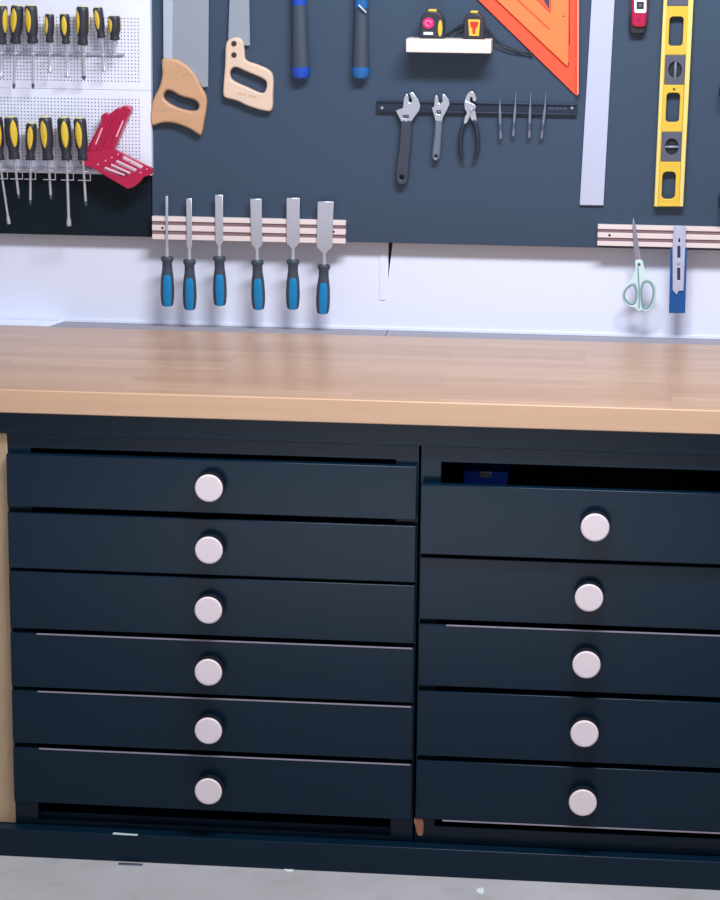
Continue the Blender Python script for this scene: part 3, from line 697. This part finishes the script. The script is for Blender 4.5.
def wrench(label, head, hdl, knurl, hole, hm, ring):
    lo = pz(hole[0], max(p[1] for p in hdl)); t = thing('adjustable_wrench', label, 'wrench', (lo.x, YT, lo.z))
    bm = bmesh.new(); k = rrect(*knurl, 6); plate(bm, P(head, YT, o6, s6), YT-.009, YT, .0012, holes=[P(k, YT, o6, s6)]); obj('jaw_head', bm, chrome, t)
    bm = bmesh.new(); c0 = pz(knurl[0]-1, (knurl[2]+knurl[3])/2); c1 = pz(knurl[1]+1, (knurl[2]+knurl[3])/2)
    cyl(bm, c0+Vector((0, -.004, 0)), c1+Vector((0, -.004, 0)), .0028, 10); obj('adjusting_screw', bm, dark_steel, t)
    bm = bmesh.new(); plate(bm, P(smooth(hdl, 3), YT, o6, s6), YT-.0095, YT+.001, .003, holes=[P(ell(*hole, 16), YT, o6, s6)]); obj('handle', bm, hm, t)
    return t
wrench('large adjustable wrench with long dark handle on the black magnetic bar',
    [(105, 165), (152, 148), (158, 85), (176, 52), (188, 75), (191, 112), (203, 117), (213, 98), (193, 50), (215, 45), (250, 88), (265, 130), (259, 165), (235, 197), (206, 238), (145, 245)],
    [(140, 236), (175, 230), (210, 236), (204, 400), (190, 550), (186, 615), (168, 648), (145, 655), (122, 648), (104, 615), (106, 540), (126, 400)], (152, 190, 194, 216), (143, 603, 13, 15), mat('dark_wrench_handle', (48, 56, 72), .5), 1)
wrench('small adjustable wrench with short grey handle, between the large wrench and the pliers',
    [(340, 148), (356, 138), (360, 80), (371, 62), (382, 80), (385, 120), (399, 120), (411, 102), (407, 62), (420, 55), (450, 90), (457, 122), (442, 158), (412, 212), (408, 238), (364, 238), (356, 200)],
    [(364, 228), (386, 222), (409, 228), (404, 330), (398, 420), (392, 470), (380, 490), (366, 495), (352, 490), (342, 468), (345, 410), (356, 330)], (370, 402, 164, 187), (367, 465, 8, 9), mat('grey_wrench_handle', (108, 118, 138), .45, .4), 0)
lo = pz(580, 495); pr = thing('slip_joint_pliers', 'slip joint pliers with black dipped handles on the black magnetic bar', 'pliers', (lo.x, YT, lo.z))
bm = bmesh.new(); plate(bm, P(smooth([(553, 120), (568, 65), (595, 40), (620, 55), (632, 98), (612, 104), (603, 78), (594, 78), (590, 105), (612, 130), (624, 165), (634, 238), (620, 250), (598, 225), (578, 175), (560, 160)], 3), YT, o6, s6), YT-.006, YT, .001); obj('jaw', bm, chrome, pr)
bm = bmesh.new(); plate(bm, P(smooth([(556, 100), (580, 110), (622, 125), (628, 150), (600, 165), (585, 215), (566, 248), (550, 246), (558, 205), (570, 180), (556, 150)], 3), YT, o6, s6), YT-.0115, YT-.0058, .001); obj('jaw', bm, chrome, pr)
c = pz(598, 158); bm = bmesh.new(); cyl(bm, (c.x, YT-.005, c.z), (c.x, YT-.0135, c.z), .0036, 16); obj('pivot', bm, steel, pr)
for path in ([(562, 232), (540, 280), (527, 350), (528, 430), (548, 488)], [(614, 230), (630, 280), (640, 350), (638, 430), (614, 484)]):
    bm = bmesh.new(); pts = spline3([pz(x, y, YT-.0055) for x, y in path], 5); tube(bm, pts, [.0036+.0012*math.sin(math.pi*min(1, i/len(pts)*1.1)) for i in range(len(pts))], 12); obj('handle', bm, mat('black_dip', (34, 42, 58), .45), pr)
o66 = (480, 85)
for k, (a_, b_, c_) in enumerate((((130, 88), (130, 150), (135, 352)), ((236, 45), (230, 150), (217, 335)), ((333, 45), (328, 150), (322, 345)), ((431, 50), (425, 150), (402, 350)))):
    q = [at(o66[0]+x/s6, o66[1]+y/s6, YB-.0140) for x, y in (a_, b_, c_)]
    bm = bmesh.new(); tube(bm, [q[0], q[0]+(q[1]-q[0])*.6, q[1], q[1]+(q[2]-q[1])*.12, q[2]+(q[1]-q[2])*.04, q[2]], [.0006, .0014, .0022, .0031, .0031, .0024], 12)
    lab = ('short grey steel punch next to the pliers on the magnetic bar', 'second grey steel punch from the pliers, with a bright spot at its collar', 'third grey steel punch from the pliers, standing straight', 'grey steel punch farthest from the pliers, leaning, under the orange square')[k]
    t = thing('nail_punch', lab, 'punch', tuple(q[2]), 'punches on the magnetic bar')
    obj('shank', bm, mat('punch_grey', (132, 142, 164), .4, .5) if k == 0 else bpy.data.materials['punch_grey'], t)
    bm = bmesh.new(); m_ = q[1]+(q[2]-q[1])*.5; e_ = q[1]+(q[2]-q[1])*.75; lathe(bm, m_, e_, [(0, .0032), (.1, .0035), (.5, .0036), (.9, .0035), (1, .0032)], 12); obj('knurled_grip', bm, dark_steel, t)

# ---------------------------------------------------------------- wooden magnetic strips
def strip(x0, ytop, ybot, x1, label, screws, xw):
    Yf = YB-.016; zt_ = at(xw, ytop, Yf).z; zb_ = at(xw, ybot, Yf).z; H = zt_-zb_
    a = at(x0, (ytop+ybot)/2, Yf).x; b = at(x1, (ytop+ybot)/2, Yf).x
    t = thing('magnetic_strip', label, 'tool holder', ((a+b)/2, YB-.008, zb_))
    # three pale battens with two recessed magnet strips between
    for f0, f1 in ((0, .22), (.385, .63), (.79, 1)):
        obj('batten', B(a, b, Yf, YB-.0002, zb_+H*f0, zb_+H*f1, bev=.0008), strip_wood, t)
    for f0, f1 in ((.22, .385), (.63, .79)):
        obj('magnet', B(a, b, Yf+.0025, YB-.0002, zb_+H*f0, zb_+H*f1), strip_brown, t)
    for sx in screws:
        c = at(sx, (ytop+ybot)/2, Yf).x; bm = bmesh.new(); cyl(bm, (c, Yf+.001, zb_+H*.51), (c, Yf-.001, zb_+H*.51), .0026, 14); obj('screw', bm, black, t)
strip(152, 218.5, 241.5, 345.5, 'pale wooden strip with brown magnet lines holding the six chisels', (162.5, 333.5), 248)
strip(597.5, 225.6, 246.6, 800, 'pale wooden strip with brown magnet lines holding the scissors, at the right edge', (609.5,), 640)

# ---------------------------------------------------------------- chisels
oc, sc = (140, 180), 3.273
def chisel(k, bl, br2, yt, xh, yh, xb2, yb2, label):
    Y = YB-.0175; f = lambda x, y, Yv=Y: at(oc[0]+x/sc, oc[1]+y/sc, Yv)
    Yh = YB-.0195; lo = f(xb2, yb2, Yh)
    t = thing('wood_chisel', label, 'chisel', tuple(lo), 'wood chisels on the magnetic strip')
    w_ = br2-bl; ysh = yt+ (yh-yt)*.80; xm = (bl+br2)/2; xs = xm+(xh-xm)*.8
    ys0 = ysh - (0 if w_ < 12 else w_*.32)
    bm = bmesh.new()
    hw = w_/2; nb = min(hw, 6.5)
    sh = (xs-xm)*.9
    plate(bm, P([(bl, yt), (br2, yt), (br2+sh, ys0), (xs+nb, ysh+3), (xs+nb*.9, ysh+8), (xs-nb*.9, ysh+8), (xs-nb, ysh+3), (bl+sh, ys0)], Y, oc, sc), Y-.0032, Y+.0012, .0012 if w_ > 12 else .0006)
    bld = obj('blade', bm, steel, t)
    bm = bmesh.new(); n0 = f(xs, ysh+2, Y); n1 = f(xh, yh+4, Yh)
    lathe(bm, n0, n1, [(0, .0028), (.25, .0034), (.7, .004), (1, .0048), (1, 0)], 14); obj('neck', bm, chrome, bld)
    a = f(xh, yh, Yh); b = f(xb2, yb2, Yh); u = 1/(sc*486)
    bm = bmesh.new()
    lathe(bm, a, b, [(0, 0), (0, 17*u), (.02, 21*u), (.07, 21*u), (.12, 16.5*u), (.25, 17*u), (.45, 21.5*u), (.7, 23.5*u), (.85, 22.5*u), (.96, 20*u), (1, 17*u), (1, 0)], 28, yscale=.85)
    h = obj('handle', bm, grip, t)
    ax = b-a; d = ax.normalized(); tg = Vector((0, 1, 0)).cross(d).normalized()
    bm = bmesh.new(); n = 14; m = 10; rows_ = []
    prof = [(.28, 15), (.32, 17.2), (.45, 21.7), (.7, 23.7), (.85, 22.7), (.96, 20.4), (1.008, 18.4)]
    def rad(s):
        for (s0, r0), (s1, r1) in zip(prof, prof[1:]):
            if s <= s1: return r0+(r1-r0)*(s-s0)/(s1-s0)
        return prof[-1][1]
    for i in range(n+1):
        s = .28+.728*i/n; amp = math.radians(5+31*min(1, (i/n)*5)**.6); row = []
        for j in range(m+1):
            an = -amp*1.15+amp*1.9*j/m; r = rad(s)*u*1.04
            row.append(bm.verts.new(a+ax*s+tg*(r*math.sin(an))+Vector((0, -1, 0))*(r*.85*math.cos(an))))
        rows_.append(row)
    inner = [[bm.verts.new(a+ax*min(.99, .28+.728*i/n)+(v.co-(a+ax*(.28+.728*i/n)))*.8) for v in row] for i, row in enumerate(rows_)]
    for i in range(n):
        for j in range(m):
            bm.faces.new((rows_[i][j], rows_[i][j+1], rows_[i+1][j+1], rows_[i+1][j])); bm.faces.new((inner[i][j], inner[i+1][j], inner[i+1][j+1], inner[i][j+1]))
        for j in (0, m): bm.faces.new((rows_[i][j], rows_[i+1][j], inner[i+1][j], inner[i][j]))
    for i in (0, n):
        for j in range(m): bm.faces.new((rows_[i][j], rows_[i][j+1], inner[i][j+1], inner[i][j]))
    obj('blue_inlay', bm, blue_in, h)
CH = [(84, 92, 52, 89, 250, 90, 411, 'wood chisel with the narrowest blade, leftmost on the pale magnetic strip'),
      (152, 170, 60, 162, 260, 163, 423, 'narrow wood chisel, second from the left on the pale magnetic strip'),
      (246, 272, 48, 260, 249, 262, 409, 'wood chisel standing highest on the strip, third from the left'),
      (361, 398, 61, 384, 262, 388, 422, 'medium wood chisel right of the wide gap, fourth from the left'),
      (480, 523, 58, 501, 260, 500, 421, 'wide wood chisel, second from the right on the strip'),
      (582, 634, 70, 602, 276, 598, 436, 'wood chisel with the widest blade, rightmost on the strip')]
for k, c in enumerate(CH): chisel(k, *c[:7], c[7])

# ---------------------------------------------------------------- scissors and blue marking gauge
o9, s9 = (580, 200), 5.14
YX = YB-.0170
lo = at(638, 312, YX); sx = thing('scissors', 'closed scissors with white and pale teal handles hanging from the right pale wooden strip', 'scissors', tuple(lo))
bm = bmesh.new(); plate(bm, P([(275, 92), (283, 130), (300, 220), (314, 320), (292, 325), (278, 220), (268, 132)], YX, o9, s9), YX-.0018, YX, .0004); obj('blade', bm, steel, sx)
bm = bmesh.new(); plate(bm, P([(277, 100), (288, 140), (300, 230), (306, 322), (284, 322), (274, 230), (270, 135)], YX, o9, s9), YX-.0036, YX-.0019, .0004); obj('blade', bm, mat('scissor_steel', (150, 146, 164), .4, .4), sx)
hl2 = smooth([(255, 440), (278, 436), (290, 462), (290, 500), (280, 528), (260, 534), (238, 520), (226, 498), (230, 468)], 3)
hr2 = smooth([(322, 430), (340, 418), (362, 425), (378, 455), (376, 500), (362, 540), (342, 556), (322, 548), (314, 500), (314, 460)], 3)
bm = bmesh.new()
plate(bm, P(smooth([(284, 310), (320, 310), (330, 345), (348, 385), (375, 410), (390, 450), (388, 500), (372, 550), (345, 570), (318, 566), (300, 572), (282, 556), (262, 548), (232, 534), (214, 500), (220, 462), (246, 428), (268, 395), (284, 350)], 3), YX, o9, s9), YX-.0075, YX-.0005, .0018, holes=[P([(256+(x-256)*1.1, 486+(y-486)*1.1) for x, y in hl2], YX, o9, s9), P([(345+(x-345)*1.1, 487+(y-487)*1.08) for x, y in hr2], YX, o9, s9)])
hd = obj('handle', bm, mat('pale_mint_plastic', (200, 224, 228), .4), sx)
for h in (hl2, hr2):
    bm = bmesh.new(); tube(bm, [at(o9[0]+x/s9, o9[1]+y/s9, YX-.005) for x, y in h], .0026, 8, closed=True); obj('finger_ring', bm, teal, hd)
bm = bmesh.new(); tube(bm, spline3([at(o9[0]+x/s9, o9[1]+y/s9, YX-.0075) for x, y in ((298, 345), (300, 400), (304, 470), (303, 555))], 4), .0014, 8); obj('seam', bm, teal, hd)
c = at(o9[0]+303/s9, o9[1]+328/s9, YX); bm = bmesh.new(); cyl(bm, (c.x, YX-.006, c.z), (c.x, YX-.0092, c.z), .0030, 16); obj('pivot', bm, dark_steel, sx)

lo = at(678, 313, YX); mg = thing('marking_gauge', 'blue metal marking gauge with slotted silver plate hanging at the right of the scissors', 'gauge', tuple(lo))
bm = bmesh.new(); plate(bm, P([(466, 244), (550, 244), (540, 580), (457, 580)], YX, o9, s9), YX-.004, YX+.006, .001); bb = obj('body', bm, blue_body, mg)
bm = bmesh.new()
for y0_, y1_ in ((236, 297), (349, 411)): plate(bm, P(rrect(501, 515, y0_, y1_, 4), YX-.004, o9, s9), YX-.0048, YX-.0038, .0001)
obj('dark_slot', bm, mat('slot_indigo', (44, 44, 84), .5), bb)
Yp = YX-.004
bm = bmesh.new(); plate(bm, P([(482, 132), (545, 132), (540, 250), (532, 465), (508, 466), (497, 486), (482, 470), (476, 462), (476, 250)], Yp, o9, s9), Yp-.003, Yp+.0002, .0005,
    holes=[P(rrect(500, 516, 235, 298, 5), Yp, o9, s9), P(rrect(499, 515, 348, 412, 5), Yp, o9, s9), P(rrect(505, 515, 195, 217, 4), Yp, o9, s9)]); obj('slotted_plate', bm, pale_steel, mg)
c = at(o9[0]+506/s9, o9[1]+322/s9, Yp); bm = bmesh.new(); cyl(bm, (c.x, Yp-.002, c.z), (c.x, Yp-.0055, c.z), .0034, 16); obj('lock_screw', bm, chrome, mg)
bm = bmesh.new()
for k in range(7):
    for sx_ in (488, 534 - k*.6):
        q = at(o9[0]+sx_/s9, o9[1]+(150+k*14)/s9, Yp-.003); box(bm, q.x-.001, q.x+.001, Yp-.0033, Yp-.0028, q.z-.0003, q.z+.0003)
obj('scale_marks', bm, dark_steel, mg)

for o in bpy.data.objects:
    if '_o' in o: del o['_o']
